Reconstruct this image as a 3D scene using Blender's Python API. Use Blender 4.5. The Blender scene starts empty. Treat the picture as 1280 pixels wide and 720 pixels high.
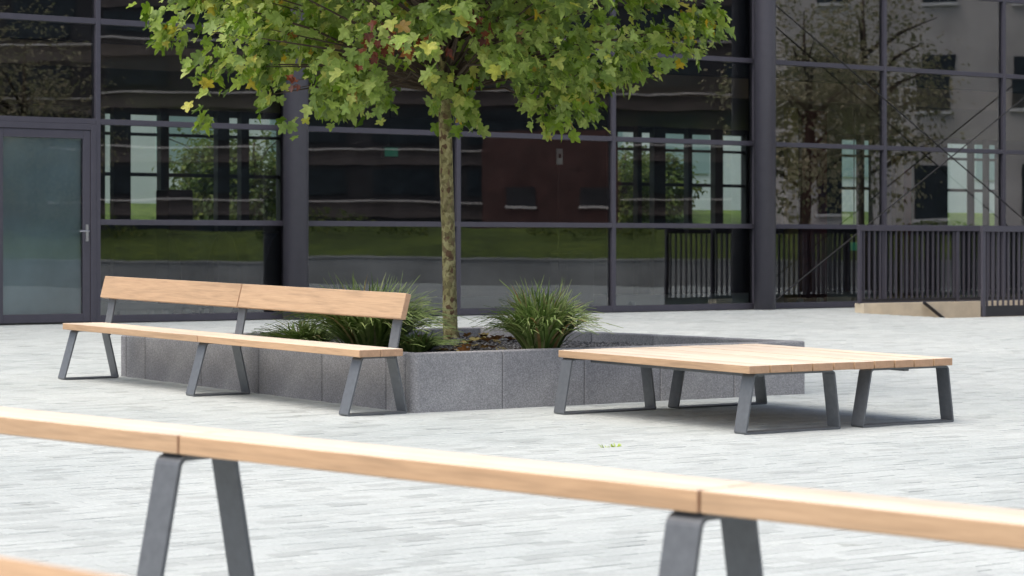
import bpy, bmesh, math, random
from mathutils import Vector, Matrix, noise
R = math.radians
random.seed(7)
scn = bpy.context.scene
COL = scn.collection

# ------------------------------------------------------------------ camera
cam_d = bpy.data.cameras.new('camera'); cam = bpy.data.objects.new('camera', cam_d); COL.objects.link(cam)
cam.location = (0, 0, 1.40); cam.rotation_euler = (R(90), 0, 0)
cam_d.sensor_width = 36; cam_d.lens = 36*3100/1280
cam_d.shift_y = -53/1280
cam_d.clip_start = 0.1; cam_d.clip_end = 3000
cam_d.dof.use_dof = True; cam_d.dof.focus_distance = 17.0; cam_d.dof.aperture_fstop = 4.8
scn.camera = cam

# ------------------------------------------------------------------ sky, sun, exposure
SUN_AZ, SUN_EL = 228, 66          # azimuth clockwise from +Y (degrees): soft high light from behind-left
w = bpy.data.worlds.new('World'); scn.world = w; w.use_nodes = True
nt = w.node_tree; bg = nt.nodes['Background']
sky = nt.nodes.new('ShaderNodeTexSky'); sky.sky_type = 'NISHITA'; sky.sun_disc = False
sky.sun_elevation = R(SUN_EL); sky.sun_rotation = R(SUN_AZ)
sky.air_density = 0.8; sky.dust_density = 6.0; sky.ozone_density = 0.4
nt.links.new(sky.outputs[0], bg.inputs[0]); bg.inputs[1].default_value = 0.13
sd = bpy.data.lights.new('sun', 'SUN'); so = bpy.data.objects.new('sun', sd); COL.objects.link(so)
sd.energy = 1.5; sd.angle = R(80); sd.color = (1.0, 0.955, 0.89)
az, el = R(SUN_AZ), R(SUN_EL)
sdir = Vector((math.sin(az)*math.cos(el), math.cos(az)*math.cos(el), math.sin(el)))
so.rotation_euler = (-sdir).to_track_quat('-Z', 'Y').to_euler(); so.location = (0, 0, 30)
vs = scn.view_settings
vs.view_transform = 'Standard'; vs.look = 'None'; vs.gamma = 1.0; vs.use_curve_mapping = False
vs.exposure = 0.64
scn.render.engine = 'CYCLES'

# ------------------------------------------------------------------ plaza frame: s along the facade, q towards it
A0 = math.atan2(0.6, 0.8)
SL = 0.018
QF = 26.71
ZF = SL*QF
BAY = 2.65
def W(s, q, h=0.0): return Vector((0.8*s-0.6*q, 0.6*s+0.8*q, h))
def gz(q): return SL*min(max(q, 0.0), QF)
def sq_at(px, q):
    r = (px-640)/3100.0
    return q*(0.6+0.8*r)/(0.8-0.6*r)
def virt(px, t):            # a spot whose mirror image in the facade lies t metres along the view through column px
    r = (px-640)/3100.0
    s = t*(0.8*r+0.6); qv = t*(-0.6*r+0.8)
    return s, 2*QF-qv
MZ = Matrix.Rotation(A0, 4, 'Z')
MT = Matrix.Rotation(math.atan(SL), 4, 'X')

# ------------------------------------------------------------------ materials
def mat(name):
    m = bpy.data.materials.new(name); m.use_nodes = True
    n = m.node_tree.nodes; l = m.node_tree.links
    return m, n, l, n['Principled BSDF']
def N(n, t, **kw):
    o = n.new('ShaderNode'+t)
    for k, v in kw.items():
        if hasattr(o, k): setattr(o, k, v)
    return o
def ramp(n, stops):
    o = n.new('ShaderNodeValToRGB'); e = o.color_ramp.elements
    while len(e) < len(stops): e.new(0.5)
    for i, (p, c) in enumerate(stops):
        e[i].position = p; e[i].color = (*c, 1)
    return o
def noise_tex(n, l, vec, scale, detail=4, rough=0.55):
    t = N(n, 'TexNoise'); t.inputs['Scale'].default_value = scale; t.inputs['Detail'].default_value = detail
    t.inputs['Roughness'].default_value = rough
    if vec is not None: l.new(vec, t.inputs['Vector'])
    return t
def bump(n, l, h, strength, dist, bsdf):
    b = N(n, 'Bump'); b.inputs['Strength'].default_value = strength; b.inputs['Distance'].default_value = dist
    l.new(h, b.inputs['Height']); l.new(b.outputs[0], bsdf.inputs['Normal']); return b
def mixc(n, l, fac, a, b, mode='MIX'):
    m = N(n, 'Mix', data_type='RGBA', blend_type=mode)
    for sock, v in ((m.inputs[0], fac), (m.inputs[6], a), (m.inputs[7], b)):
        if hasattr(v, 'links'): l.new(v, sock)
        elif isinstance(v, (int, float)): sock.default_value = v
        else: sock.default_value = (*v, 1)
    return m.outputs[2]

def simple(name, col, rough=0.6, var=0.15, scale=6.0, bumpy=0.0, metallic=0.0, spec=0.5):
    m, n, l, b = mat(name)
    tc = N(n, 'TexCoord')
    t = noise_tex(n, l, tc.outputs['Object'], scale, 6)
    lo = tuple(c*(1-var) for c in col); hi = tuple(min(1, c*(1+var)) for c in col)
    rp = ramp(n, [(0.3, lo), (0.7, hi)]); l.new(t.outputs['Fac'], rp.inputs[0])
    l.new(rp.outputs[0], b.inputs['Base Color'])
    b.inputs['Roughness'].default_value = rough; b.inputs['Metallic'].default_value = metallic
    b.inputs['Specular IOR Level'].default_value = spec
    if bumpy: bump(n, l, t.outputs['Fac'], bumpy, 0.01, b)
    return m

def make_wood(name, tint, axis='Y'):
    m, n, l, b = mat(name)
    tc = N(n, 'TexCoord'); oi = N(n, 'ObjectInfo')
    add = N(n, 'VectorMath', operation='ADD'); l.new(tc.outputs['Object'], add.inputs[0])
    sc = N(n, 'VectorMath', operation='SCALE'); sc.inputs[0].default_value = (13.1, 7.7, 19.3)
    l.new(oi.outputs['Random'], sc.inputs['Scale']); l.new(sc.outputs[0], add.inputs[1])
    mp = N(n, 'Mapping'); l.new(add.outputs[0], mp.inputs['Vector'])
    mp.inputs['Scale'].default_value = (14, 0.9, 14) if axis == 'Y' else (0.9, 14, 14)
    t1 = noise_tex(n, l, mp.outputs[0], 2.2, 8, 0.6); t1.inputs['Distortion'].default_value = 0.6
    mp2 = N(n, 'Mapping'); l.new(add.outputs[0], mp2.inputs['Vector'])
    mp2.inputs['Scale'].default_value = (90, 2.5, 90) if axis == 'Y' else (2.5, 90, 90)
    t2 = noise_tex(n, l, mp2.outputs[0], 2.0, 4, 0.7)
    dk = tuple(c*0.74 for c in tint); lt = tuple(min(1, c*1.12) for c in tint)
    rp = ramp(n, [(0.28, dk), (0.5, tint), (0.75, lt)]); l.new(t1.outputs['Fac'], rp.inputs[0])
    rp2 = ramp(n, [(0.3, (0.80, 0.77, 0.74)), (0.65, (1, 1, 1))]); l.new(t2.outputs['Fac'], rp2.inputs[0])
    c = mixc(n, l, 1.0, rp.outputs[0], rp2.outputs[0], 'MULTIPLY')
    rr = ramp(n, [(0.0, (0.90, 0.87, 0.84)), (0.5, (1.0, 1.0, 1.0)), (1.0, (1.06, 1.01, 0.96))]); l.new(oi.outputs['Random'], rr.inputs[0])
    c = mixc(n, l, 1.0, c, rr.outputs[0], 'MULTIPLY')
    l.new(c, b.inputs['Base Color']); b.inputs['Roughness'].default_value = 0.5
    b.inputs['Specular IOR Level'].default_value = 0.5
    bump(n, l, t2.outputs['Fac'], 0.25, 0.002, b)
    return m

M = {}
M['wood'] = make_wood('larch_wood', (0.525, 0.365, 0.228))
M['wood_top'] = make_wood('bleached_larch_wood', (0.84, 0.745, 0.625))  # same larch, strong light on the plank tops put into a paler tint
M['wood_end'] = simple('larch_end_grain', (0.46, 0.29, 0.18), 0.6, 0.15, 25, 0.1)
M['steel'] = simple('anthracite_steel', (0.105, 0.117, 0.130), 0.36, 0.12, 30, 0.03, 0.0, 0.6)
M['frame'] = simple('anthracite_facade_paint', (0.066, 0.064, 0.083), 0.4, 0.06, 8)
M['dark'] = simple('charcoal_paint', (0.022, 0.022, 0.026), 0.5, 0.15, 8)
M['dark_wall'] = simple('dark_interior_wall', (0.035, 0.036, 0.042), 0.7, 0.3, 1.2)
M['floor_in'] = simple('interior_floor', (0.36, 0.37, 0.36), 0.35, 0.12, 3)
M['cream'] = simple('cream_concrete', (0.62, 0.55, 0.42), 0.8, 0.1, 5, 0.1)
M['white_wall'] = simple('white_render', (0.78, 0.80, 0.80), 0.8, 0.05, 1)
M['teal_panel'] = simple('pale_teal_panel', (0.36, 0.47, 0.47), 0.4, 0.08, 1)
M['brick_red'] = simple('red_cladding', (0.085, 0.040, 0.036), 0.8, 0.45, 0.8)
M['grey_conc'] = simple('grey_concrete', (0.62, 0.59, 0.57), 0.8, 0.2, 0.5)
M['low_wall'] = simple('grey_retaining_wall', (0.33, 0.34, 0.34), 0.8, 0.3, 0.5)
M['charcoal_clad'] = simple('charcoal_cladding', (0.03, 0.029, 0.034), 0.6, 0.35, 0.4)
M['brown_clad'] = simple('brown_cladding', (0.13, 0.105, 0.10), 0.6, 0.4, 0.5)
M['pane_far'] = simple('far_window_glass', (0.03, 0.04, 0.05), 0.08, 0.3, 2)
M['soil'] = simple('planter_soil', (0.055, 0.048, 0.042), 0.95, 0.5, 30, 0.4)
M['yellow'] = simple('ochre_panel', (0.30, 0.20, 0.045), 0.6, 0.15, 3)
M['red_curtain'] = simple('dark_red_curtain', (0.13, 0.02, 0.025), 0.8, 0.3, 6)
M['chrome'] = simple('brushed_metal', (0.55, 0.55, 0.56), 0.3, 0.05, 30, 0, 1.0)
M['white_paint'] = simple('white_paint', (0.8, 0.8, 0.8), 0.4, 0.04, 4)
M['navy'] = simple('navy_cloth', (0.02, 0.028, 0.05), 0.8, 0.25, 12)
M['rubber'] = simple('black_rubber', (0.015, 0.015, 0.016), 0.7, 0.1, 12)

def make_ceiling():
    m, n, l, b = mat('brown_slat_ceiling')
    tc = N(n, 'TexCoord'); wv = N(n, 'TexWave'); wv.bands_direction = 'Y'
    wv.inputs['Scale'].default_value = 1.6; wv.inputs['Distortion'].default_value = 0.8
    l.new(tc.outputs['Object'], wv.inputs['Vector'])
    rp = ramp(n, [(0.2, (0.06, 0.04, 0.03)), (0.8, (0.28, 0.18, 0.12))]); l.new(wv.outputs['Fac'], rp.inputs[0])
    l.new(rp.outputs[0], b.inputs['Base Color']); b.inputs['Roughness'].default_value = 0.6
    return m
M['ceiling'] = make_ceiling()

def make_granite():
    m, n, l, b = mat('grey_granite_slab')
    tc = N(n, 'TexCoord'); oi = N(n, 'ObjectInfo')
    t = noise_tex(n, l, tc.outputs['Object'], 105, 4, 0.7)
    v = N(n, 'TexVoronoi'); v.inputs['Scale'].default_value = 90; l.new(tc.outputs['Object'], v.inputs['Vector'])
    t2 = noise_tex(n, l, tc.outputs['Object'], 2.6, 6, 0.65)
    rp = ramp(n, [(0.33, (0.185, 0.189, 0.199)), (0.5, (0.285, 0.292, 0.304)), (0.68, (0.43, 0.437, 0.448))])
    l.new(t.outputs['Fac'], rp.inputs[0])
    r2 = ramp(n, [(0.3, (0.72, 0.72, 0.73)), (0.7, (1.14, 1.14, 1.13))]); l.new(t2.outputs['Fac'], r2.inputs[0])
    c = mixc(n, l, 1.0, rp.outputs[0], r2.outputs[0], 'MULTIPLY')
    r3 = ramp(n, [(0, (0.88, 0.88, 0.9)), (1, (1.08, 1.07, 1.06))]); l.new(oi.outputs['Random'], r3.inputs[0])
    c = mixc(n, l, 1.0, c, r3.outputs[0], 'MULTIPLY')
    l.new(c, b.inputs['Base Color']); b.inputs['Roughness'].default_value = 0.75
    bump(n, l, v.outputs['Distance'], 0.25, 0.003, b)
    return m
M['granite'] = make_granite()

PAVE = (0.450, 0.496, 0.492)
def make_paver(src):
    m, n, l, b = mat('pale_concrete_paver_'+src)
    geo = N(n, 'NewGeometry'); oi = N(n, 'ObjectInfo')
    rnd = geo.outputs['Random Per Island'] if src == 'island' else oi.outputs['Random']
    t = noise_tex(n, l, geo.outputs['Position'], 0.55, 6, 0.6)
    t2 = noise_tex(n, l, geo.outputs['Position'], 45, 4, 0.7)
    r1 = ramp(n, [(0.0, tuple(c*0.80 for c in PAVE)), (0.12, tuple(c*0.91 for c in PAVE)), (0.5, PAVE), (1.0, tuple(c*1.05 for c in PAVE))]); l.new(rnd, r1.inputs[0])
    r2 = ramp(n, [(0.30, (0.88, 0.89, 0.90)), (0.62, (1.04, 1.03, 1.03))]); l.new(t.outputs['Fac'], r2.inputs[0])
    c = mixc(n, l, 1.0, r1.outputs[0], r2.outputs[0], 'MULTIPLY')
    t4 = noise_tex(n, l, geo.outputs['Position'], 5.5, 3, 0.5); r4 = ramp(n, [(0.70, (1, 1, 1)), (0.76, (0.72, 0.72, 0.70))]); l.new(t4.outputs['Fac'], r4.inputs[0])
    c = mixc(n, l, 1.0, c, r4.outputs[0], 'MULTIPLY')
    r3 = ramp(n, [(0.3, (0.86, 0.86, 0.86)), (0.6, (1.03, 1.03, 1.03))]); l.new(t2.outputs['Fac'], r3.inputs[0])
    c = mixc(n, l, 1.0, c, r3.outputs[0], 'MULTIPLY')
    l.new(c, b.inputs['Base Color']); b.inputs['Roughness'].default_value = 0.75
    b.inputs['Specular IOR Level'].default_value = 0.35
    bump(n, l, t2.outputs['Fac'], 0.2, 0.004, b)
    return m
M['paver_i'] = make_paver('island'); M['paver_o'] = make_paver('object')
def make_ground():
    m, n, l, b = mat('paved_ground_beyond')
    tc = N(n, 'TexCoord')
    mp = N(n, 'Mapping'); mp.inputs['Rotation'].default_value = (0, 0, -A0); l.new(tc.outputs['Object'], mp.inputs['Vector'])
    br = N(n, 'TexBrick'); l.new(mp.outputs[0], br.inputs['Vector'])
    br.inputs['Scale'].default_value = 1.0; br.inputs['Brick Width'].default_value = 0.20; br.inputs['Row Height'].default_value = 0.10
    br.inputs['Mortar Size'].default_value = 0.006
    br.inputs['Color1'].default_value = (*tuple(c*0.9 for c in PAVE), 1); br.inputs['Color2'].default_value = (*PAVE, 1)
    br.inputs['Mortar'].default_value = (0.16, 0.165, 0.16, 1)
    t = noise_tex(n, l, tc.outputs['Object'], 0.3, 6)
    r2 = ramp(n, [(0.3, (0.85, 0.86, 0.87)), (0.65, (1.03, 1.03, 1.03))]); l.new(t.outputs['Fac'], r2.inputs[0])
    c = mixc(n, l, 1.0, br.outputs['Color'], r2.outputs[0], 'MULTIPLY')
    l.new(c, b.inputs['Base Color']); b.inputs['Roughness'].default_value = 0.8
    return m
M['ground'] = make_ground()
M['grout'] = simple('sanded_joint', (0.25, 0.255, 0.25), 0.95, 0.25, 3)
M['slot'] = simple('weathered_joint', (0.26, 0.27, 0.26), 0.8, 0.5, 0.9)

def make_glass(name, tint, ior, rough=0.0):
    m, n, l, b = mat(name)
    n.remove(b); out = n['Material Output']
    tr = N(n, 'BsdfTransparent'); tr.inputs[0].default_value = (*tint, 1)
    gl = N(n, 'BsdfGlossy'); gl.inputs['Roughness'].default_value = rough; gl.inputs['Color'].default_value = (0.93, 0.96, 1, 1)
    fr = N(n, 'Fresnel'); fr.inputs['IOR'].default_value = ior
    tc = N(n, 'TexCoord'); oi = N(n, 'ObjectInfo')
    ad = N(n, 'VectorMath', operation='ADD'); l.new(tc.outputs['Object'], ad.inputs[0])
    sc = N(n, 'VectorMath', operation='SCALE'); sc.inputs[0].default_value = (31, 17, 23); l.new(oi.outputs['Random'], sc.inputs['Scale'])
    l.new(sc.outputs[0], ad.inputs[1])
    t = noise_tex(n, l, ad.outputs[0], 0.9, 2, 0.4)
    bp = N(n, 'Bump'); bp.inputs['Strength'].default_value = 0.10; bp.inputs['Distance'].default_value = 0.008
    l.new(t.outputs['Fac'], bp.inputs['Height']); l.new(bp.outputs[0], gl.inputs['Normal'])
    mx = N(n, 'MixShader'); l.new(fr.outputs[0], mx.inputs[0]); l.new(tr.outputs[0], mx.inputs[1]); l.new(gl.outputs[0], mx.inputs[2])
    l.new(mx.outputs[0], out.inputs['Surface'])
    return m
M['glass'] = make_glass('facade_glass', (0.74, 0.82, 0.80), 2.3)
M['door_glass'] = make_glass('door_glass', (0.93, 0.97, 0.98), 1.9)
M['glass_rear'] = make_glass('rear_glass', (0.86, 0.93, 0.92), 1.45)
M['door_blind'] = simple('pale_teal_door_film', (0.40, 0.50, 0.52), 0.6, 0.25, 1.0)  # reflection of paving and sky in the door, put into a flat colour

def make_leaf(name, src, stops, trans=0.42, uf=0.3):
    m, n, l, b = mat(name); out = n['Material Output']
    geo = N(n, 'NewGeometry'); oi = N(n, 'ObjectInfo')
    rnd = geo.outputs['Random Per Island'] if src == 'island' else oi.outputs['Random']
    rp = ramp(n, stops); l.new(rnd, rp.inputs[0])
    under = mixc(n, l, uf, rp.outputs[0], (0.34, 0.42, 0.20))
    c = mixc(n, l, geo.outputs['Backfacing'], rp.outputs[0], under)
    t = noise_tex(n, l, geo.outputs['Position'], 30, 3)
    r2 = ramp(n, [(0.3, (0.75, 0.75, 0.7)), (0.7, (1.15, 1.15, 1.1))]); l.new(t.outputs['Fac'], r2.inputs[0])
    c = mixc(n, l, 1.0, c, r2.outputs[0], 'MULTIPLY')
    l.new(c, b.inputs['Base Color']); b.inputs['Roughness'].default_value = 0.42; b.inputs['Specular IOR Level'].default_value = 0.3
    tl = N(n, 'BsdfTranslucent'); l.new(c, tl.inputs[0])
    mx = N(n, 'MixShader'); mx.inputs[0].default_value = trans
    l.new(b.outputs[0], mx.inputs[1]); l.new(tl.outputs[0], mx.inputs[2]); l.new(mx.outputs[0], out.inputs['Surface'])
    return m
LEAF = [(0.0, (0.065, 0.13, 0.012)), (0.22, (0.16, 0.27, 0.024)), (0.55, (0.28, 0.41, 0.05)), (0.82, (0.44, 0.55, 0.14)),
        (0.965, (0.52, 0.54, 0.09)), (0.985, (0.56, 0.40, 0.03)), (0.994, (0.36, 0.12, 0.03)), (1.0, (0.14, 0.055, 0.03))]
M['leaf_i'] = make_leaf('plane_leaf_mass', 'island', LEAF); M['leaf_o'] = make_leaf('plane_leaf', 'object', LEAF)
FOL = [(0.0, (0.05, 0.085, 0.015)), (0.5, (0.10, 0.15, 0.025)), (1.0, (0.19, 0.21, 0.04))]
M['leaf_far'] = make_leaf('far_leaf', 'island', FOL)
AUT = [(0.0, (0.22, 0.22, 0.13)), (0.5, (0.38, 0.35, 0.24)), (1.0, (0.48, 0.42, 0.30))]
M['leaf_aut'] = make_leaf('autumn_leaf', 'island', AUT)
BLADE = [(0.0, (0.07, 0.13, 0.03)), (0.5, (0.14, 0.22, 0.055)), (0.82, (0.25, 0.33, 0.12)), (0.95, (0.26, 0.27, 0.14)), (1.0, (0.26, 0.15, 0.06))]
M['blade'] = make_leaf('sedge_blade', 'island', BLADE, 0.2)
DRY = [(0.0, (0.05, 0.014, 0.010)), (0.5, (0.13, 0.03, 0.014)), (0.85, (0.22, 0.06, 0.018)), (1.0, (0.48, 0.22, 0.03))]
M['dry'] = make_leaf('withered_leaf', 'island', DRY, 0.2, 0.0)
LIT = [(0.0, (0.10, 0.045, 0.02)), (0.5, (0.28, 0.13, 0.04)), (1.0, (0.42, 0.30, 0.10))]
M['litter'] = make_leaf('dry_leaf', 'island', LIT, 0.1)
STN = [(0.0, (0.05, 0.05, 0.052)), (0.6, (0.11, 0.11, 0.115)), (1.0, (0.22, 0.22, 0.22))]
def make_stone():
    m, n, l, b = mat('planter_chippings'); geo = N(n, 'NewGeometry'); rp = ramp(n, STN)
    l.new(geo.outputs['Random Per Island'], rp.inputs[0]); l.new(rp.outputs[0], b.inputs['Base Color']); b.inputs['Roughness'].default_value = 0.9
    return m
M['chips'] = make_stone()
def make_lawn():
    m, n, l, b = mat('lawn'); tc = N(n, 'TexCoord'); t = noise_tex(n, l, tc.outputs['Object'], 3, 8, 0.7)
    rp = ramp(n, [(0.3, (0.04, 0.075, 0.012)), (0.7, (0.11, 0.17, 0.025))]); l.new(t.outputs['Fac'], rp.inputs[0])
    t5 = noise_tex(n, l, tc.outputs['Object'], 0.45, 5, 0.65); r5 = ramp(n, [(0.32, (0.45, 0.42, 0.40)), (0.5, (0.9, 0.85, 0.8)), (0.7, (1.35, 1.15, 1.0))]); l.new(t5.outputs['Fac'], r5.inputs[0])
    c5 = mixc(n, l, 1.0, rp.outputs[0], r5.outputs[0], 'MULTIPLY'); l.new(c5, b.inputs['Base Color']); b.inputs['Roughness'].default_value = 0.9
    return m
M['lawn'] = make_lawn()
M['weed'] = simple('fresh_weed', (0.30, 0.42, 0.04), 0.7, 0.3, 40)
def make_bark():
    m, n, l, b = mat('mottled_plane_bark')
    tc = N(n, 'TexCoord'); mp = N(n, 'Mapping'); l.new(tc.outputs['Object'], mp.inputs['Vector']); mp.inputs['Scale'].default_value = (16, 16, 12)
    v = N(n, 'TexVoronoi'); v.inputs['Scale'].default_value = 2.2; v.inputs['Randomness'].default_value = 1.0; l.new(mp.outputs[0], v.inputs['Vector'])
    t = noise_tex(n, l, tc.outputs['Object'], 22, 6, 0.7)
    rp = ramp(n, [(0.0, (0.16, 0.14, 0.06)), (0.35, (0.29, 0.265, 0.115)), (0.7, (0.40, 0.375, 0.19)), (0.93, (0.13, 0.075, 0.04))])
    sp = N(n, 'SeparateColor'); l.new(v.outputs['Color'], sp.inputs[0]); l.new(sp.outputs[0], rp.inputs[0])
    r2 = ramp(n, [(0.34, (0.42, 0.36, 0.30)), (0.5, (1, 1, 1)), (0.7, (1.15, 1.15, 1.1))]); l.new(t.outputs['Fac'], r2.inputs[0])
    c = mixc(n, l, 1.0, rp.outputs[0], r2.outputs[0], 'MULTIPLY')
    l.new(c, b.inputs['Base Color']); b.inputs['Roughness'].default_value = 0.85
    bump(n, l, t.outputs['Fac'], 0.6, 0.01, b)
    return m
M['bark'] = make_bark()
M['bark_dark'] = simple('brown_bark', (0.07, 0.05, 0.035), 0.9, 0.3, 14, 0.4)

# ------------------------------------------------------------------ mesh helpers
class MB:
    def __init__(s): s.v = []; s.f = []
    def add(s, vs, fs):
        o = len(s.v); s.v += [tuple(x) for x in vs]; s.f += [tuple(i+o for i in f) for f in fs]; return s
    def box(s, x0, x1, y0, y1, z0, z1):
        return s.add([(x0,y0,z0),(x1,y0,z0),(x1,y1,z0),(x0,y1,z0),(x0,y0,z1),(x1,y0,z1),(x1,y1,z1),(x0,y1,z1)],
                     [(0,3,2,1),(4,5,6,7),(0,1,5,4),(1,2,6,5),(2,3,7,6),(3,0,4,7)])
    def tube(s, pts, rad, seg=10, cap=True):
        pts = [Vector(p) for p in pts]; rings = []
        rr = rad if isinstance(rad, (list, tuple)) else [rad]*len(pts)
        up = Vector((0.31, 0.2, 0.93))
        for i, p in enumerate(pts):
            d = (pts[min(i+1, len(pts)-1)]-pts[max(i-1, 0)]).normalized()
            a = d.cross(up)
            if a.length < 0.1: a = d.cross(Vector((1, 0, 0)))
            a.normalize(); b = d.cross(a)
            rings.append([p+(a*math.cos(k*2*math.pi/seg)+b*math.sin(k*2*math.pi/seg))*rr[i] for k in range(seg)])
        vs = [v for r in rings for v in r]; fs = []
        for i in range(len(pts)-1):
            for k in range(seg):
                fs.append((i*seg+k, i*seg+(k+1) % seg, (i+1)*seg+(k+1) % seg, (i+1)*seg+k))
        if cap:
            fs.append(tuple(range(seg))[::-1]); fs.append(tuple((len(pts)-1)*seg+k for k in range(seg)))
        return s.add(vs, fs)
    def mesh(s, name, smooth=False):
        me = bpy.data.meshes.new(name); me.from_pydata(s.v, [], s.f); me.update()
        if smooth: me.polygons.foreach_set('use_smooth', [True]*len(me.polygons))
        return me
    def build(s, name, m, parent=None, smooth=False, fix=True):
        me = s.mesh(name, smooth)
        if fix:
            bm = bmesh.new(); bm.from_mesh(me); bmesh.ops.recalc_face_normals(bm, faces=bm.faces); bm.to_mesh(me); bm.free()
        return link(name, me, m, parent)
def link(name, me, m=None, parent=None, loc=None):
    if m is not None and not me.materials: me.materials.append(m)
    o = bpy.data.objects.new(name, me); COL.objects.link(o)
    if parent: o.parent = parent
    if loc is not None: o.location = loc
    return o
def tag(o, label=None, cat=None, group=None, kind=None):
    if label: o['label'] = label
    if cat: o['category'] = cat
    if group: o['group'] = group
    if kind: o['kind'] = kind
    return o
def thing(name, label, cat, s, q, h=None, rot=0.0, group=None, tilt=False):
    o = bpy.data.objects.new(name, None); COL.objects.link(o); o.empty_display_size = 0.1
    m = Matrix.Translation(W(s, q, gz(q) if h is None else h)) @ MZ
    if tilt: m = m @ MT
    o.matrix_world = m @ Matrix.Rotation(rot, 4, 'Z')
    return tag(o, label, cat, group)
_cb = {}
def cbox(name, size, m, parent, loc, bev=0.004, seg=1, end_mat=None, top_mat=None):
    """bevelled box centred at loc; end faces along +-y may get their own material"""
    key = (tuple(round(x, 4) for x in size), bev, seg, m.name, end_mat.name if end_mat else None, top_mat.name if top_mat else None)
    if key not in _cb:
        bm = bmesh.new(); bmesh.ops.create_cube(bm, size=1.0)
        bmesh.ops.scale(bm, vec=size, verts=bm.verts)
        bmesh.ops.bevel(bm, geom=bm.edges[:], offset=bev, segments=seg, affect='EDGES', profile=0.5)
        if end_mat:
            for f in bm.faces:
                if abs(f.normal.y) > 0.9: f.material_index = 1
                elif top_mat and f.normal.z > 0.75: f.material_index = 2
        me = bpy.data.meshes.new(name); bm.to_mesh(me); bm.free(); me.materials.append(m)
        if end_mat: me.materials.append(end_mat)
        if top_mat: me.materials.append(top_mat)
        _cb[key] = me
    return link(name, _cb[key], None, parent, loc)

def frame_mesh(b0, b1, t0, t1, h, width, th=0.012, r=0.03, rb=0.014):
    """closed trapezoid of bent flat bar in the x-z plane, bar width along y"""
    P = [Vector((b0, 0)), Vector((b1, 0)), Vector((t1, h)), Vector((t0, h))]
    nn = []
    for i in range(4):
        e = P[(i+1) % 4]-P[i]; nn.append(Vector((e.y, -e.x)).normalized())
    outer, inner = [], []
    for i in range(4):
        n0, n1 = nn[i-1], nn[i]
        rt = r; r_ = rb if i < 2 else rt
        k = r_/(1+n0.dot(n1)); c = P[i]-(n0+n1)*k
        a0 = math.atan2(n0.y, n0.x); a1 = math.atan2(n1.y, n1.x)
        while a1 < a0: a1 += 2*math.pi
        for j in range(5):
            a = a0+(a1-a0)*j/4; d = Vector((math.cos(a), math.sin(a)))
            outer.append(c+d*r_); inner.append(c+d*(r_-th))
    n = len(outer); vs = []
    for y in (-width/2, width/2):
        vs += [(p.x, y, p.y) for p in outer]+[(p.x, y, p.y) for p in inner]
    fs = []
    for i in range(n):
        j = (i+1) % n
        fs += [(i, j, j+2*n, i+2*n), (i+n, i+3*n, j+3*n, j+n), (i, i+n, j+n, j), (i+2*n, j+2*n, j+3*n, i+3*n)]
    return MB().add(vs, fs)

# ------------------------------------------------------------------ ground
WELL = (25.0, 34.0, 23.45, 25.05)
sb = [-900, WELL[0], WELL[1], 900]; qb = [-900, 0, WELL[2], WELL[3], QF, QF+9.5, 1100]
g = MB()
for i in range(3):
    for j in range(6):
        if i == 1 and j == 2: continue
        c = [(sb[i], qb[j]), (sb[i+1], qb[j]), (sb[i+1], qb[j+1]), (sb[i], qb[j+1])]
        g.add([W(s, q, gz(q)-0.010) for s, q in c], [(0, 1, 2, 3)])
ground = tag(g.build('ground', M['ground'], fix=False), kind='structure')

plaza = bpy.data.objects.new('plaza', None); COL.objects.link(plaza); plaza.matrix_world = MZ @ MT; plaza['kind'] = 'structure'
PL, PW, GAP = 0.20, 0.10, 0.006
JQ = 11.40
random.seed(8)
def in_view(s, q, m=2.2):
    p = W(s, q); 
    if p.y < 2.5: return False
    return abs(p.x) < 0.215*p.y + m
shapes = []
for k in range(5):
    rr = random.Random(k); x, y = PL/2-0.002, PW/2-GAP/2-0.0005; b = 0.002
    d = [rr.uniform(-0.0009, 0.0009) for _ in range(4)]
    mb = MB().add([(-x,-y,-0.03),(x,-y,-0.03),(x,y,-0.03),(-x,y,-0.03),(-x,-y,-b),(x,-y,-b),(x,y,-b),(-x,y,-b),
                   (-x+b,-y+b,d[0]),(x-b,-y+b,d[1]),(x-b,y-b,d[2]),(-x+b,y-b,d[3])],
                  [(0,1,5,4),(1,2,6,5),(2,3,7,6),(3,0,4,7),(4,5,9,8),(5,6,10,9),(6,7,11,10),(7,4,8,11),(8,9,10,11)])
    me = mb.mesh('paver'); me.materials.append(M['paver_o']); shapes.append((mb, me))
cells = []
row = 0; q = 2.0
while q < QF-0.35:
    qc = q+PW/2
    if abs(q-JQ) < 0.02: q = JQ+0.006; qc = q+PW/2
    off = (row % 2)*PL/2
    for i in range(0, 188):
        s = i*PL+off-2.0
        if not in_view(s, qc): continue
        if WELL[0]-0.2 < s < WELL[1]+0.2 and WELL[2]-0.15 < qc < WELL[3]+0.15: continue
        if 9.80 < s < 13.2 and 14.15 < qc < 18.05: continue
        p = W(s, qc); z = gz(qc)
        py = 307+(1.4-z)*3100/p.y; px = 640+p.x*3100/p.y
        cells.append((p.y if (0 < px < 1280 and py < 720) else 1e3+p.y, s, qc))
    row += 1; q += PW
cells.sort()
rest = MB()
for i, (d, s, qc) in enumerate(cells):
    k = random.randrange(5); mb, me = shapes[k]
    dz = random.uniform(-0.0011, 0.0011); fl = random.choice((0, math.pi))
    if i < 300:
        o = link('paver', me, None, plaza, (s, qc, dz)); o.rotation_euler = (0, 0, fl)
    else:
        c = -1 if fl else 1
        rest.add([(s+c*v[0], qc+c*v[1], v[2]+dz) for v in mb.v], mb.f)
o = rest.build('paver_field', M['paver_i'], plaza, fix=False); o['kind'] = 'stuff'
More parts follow.
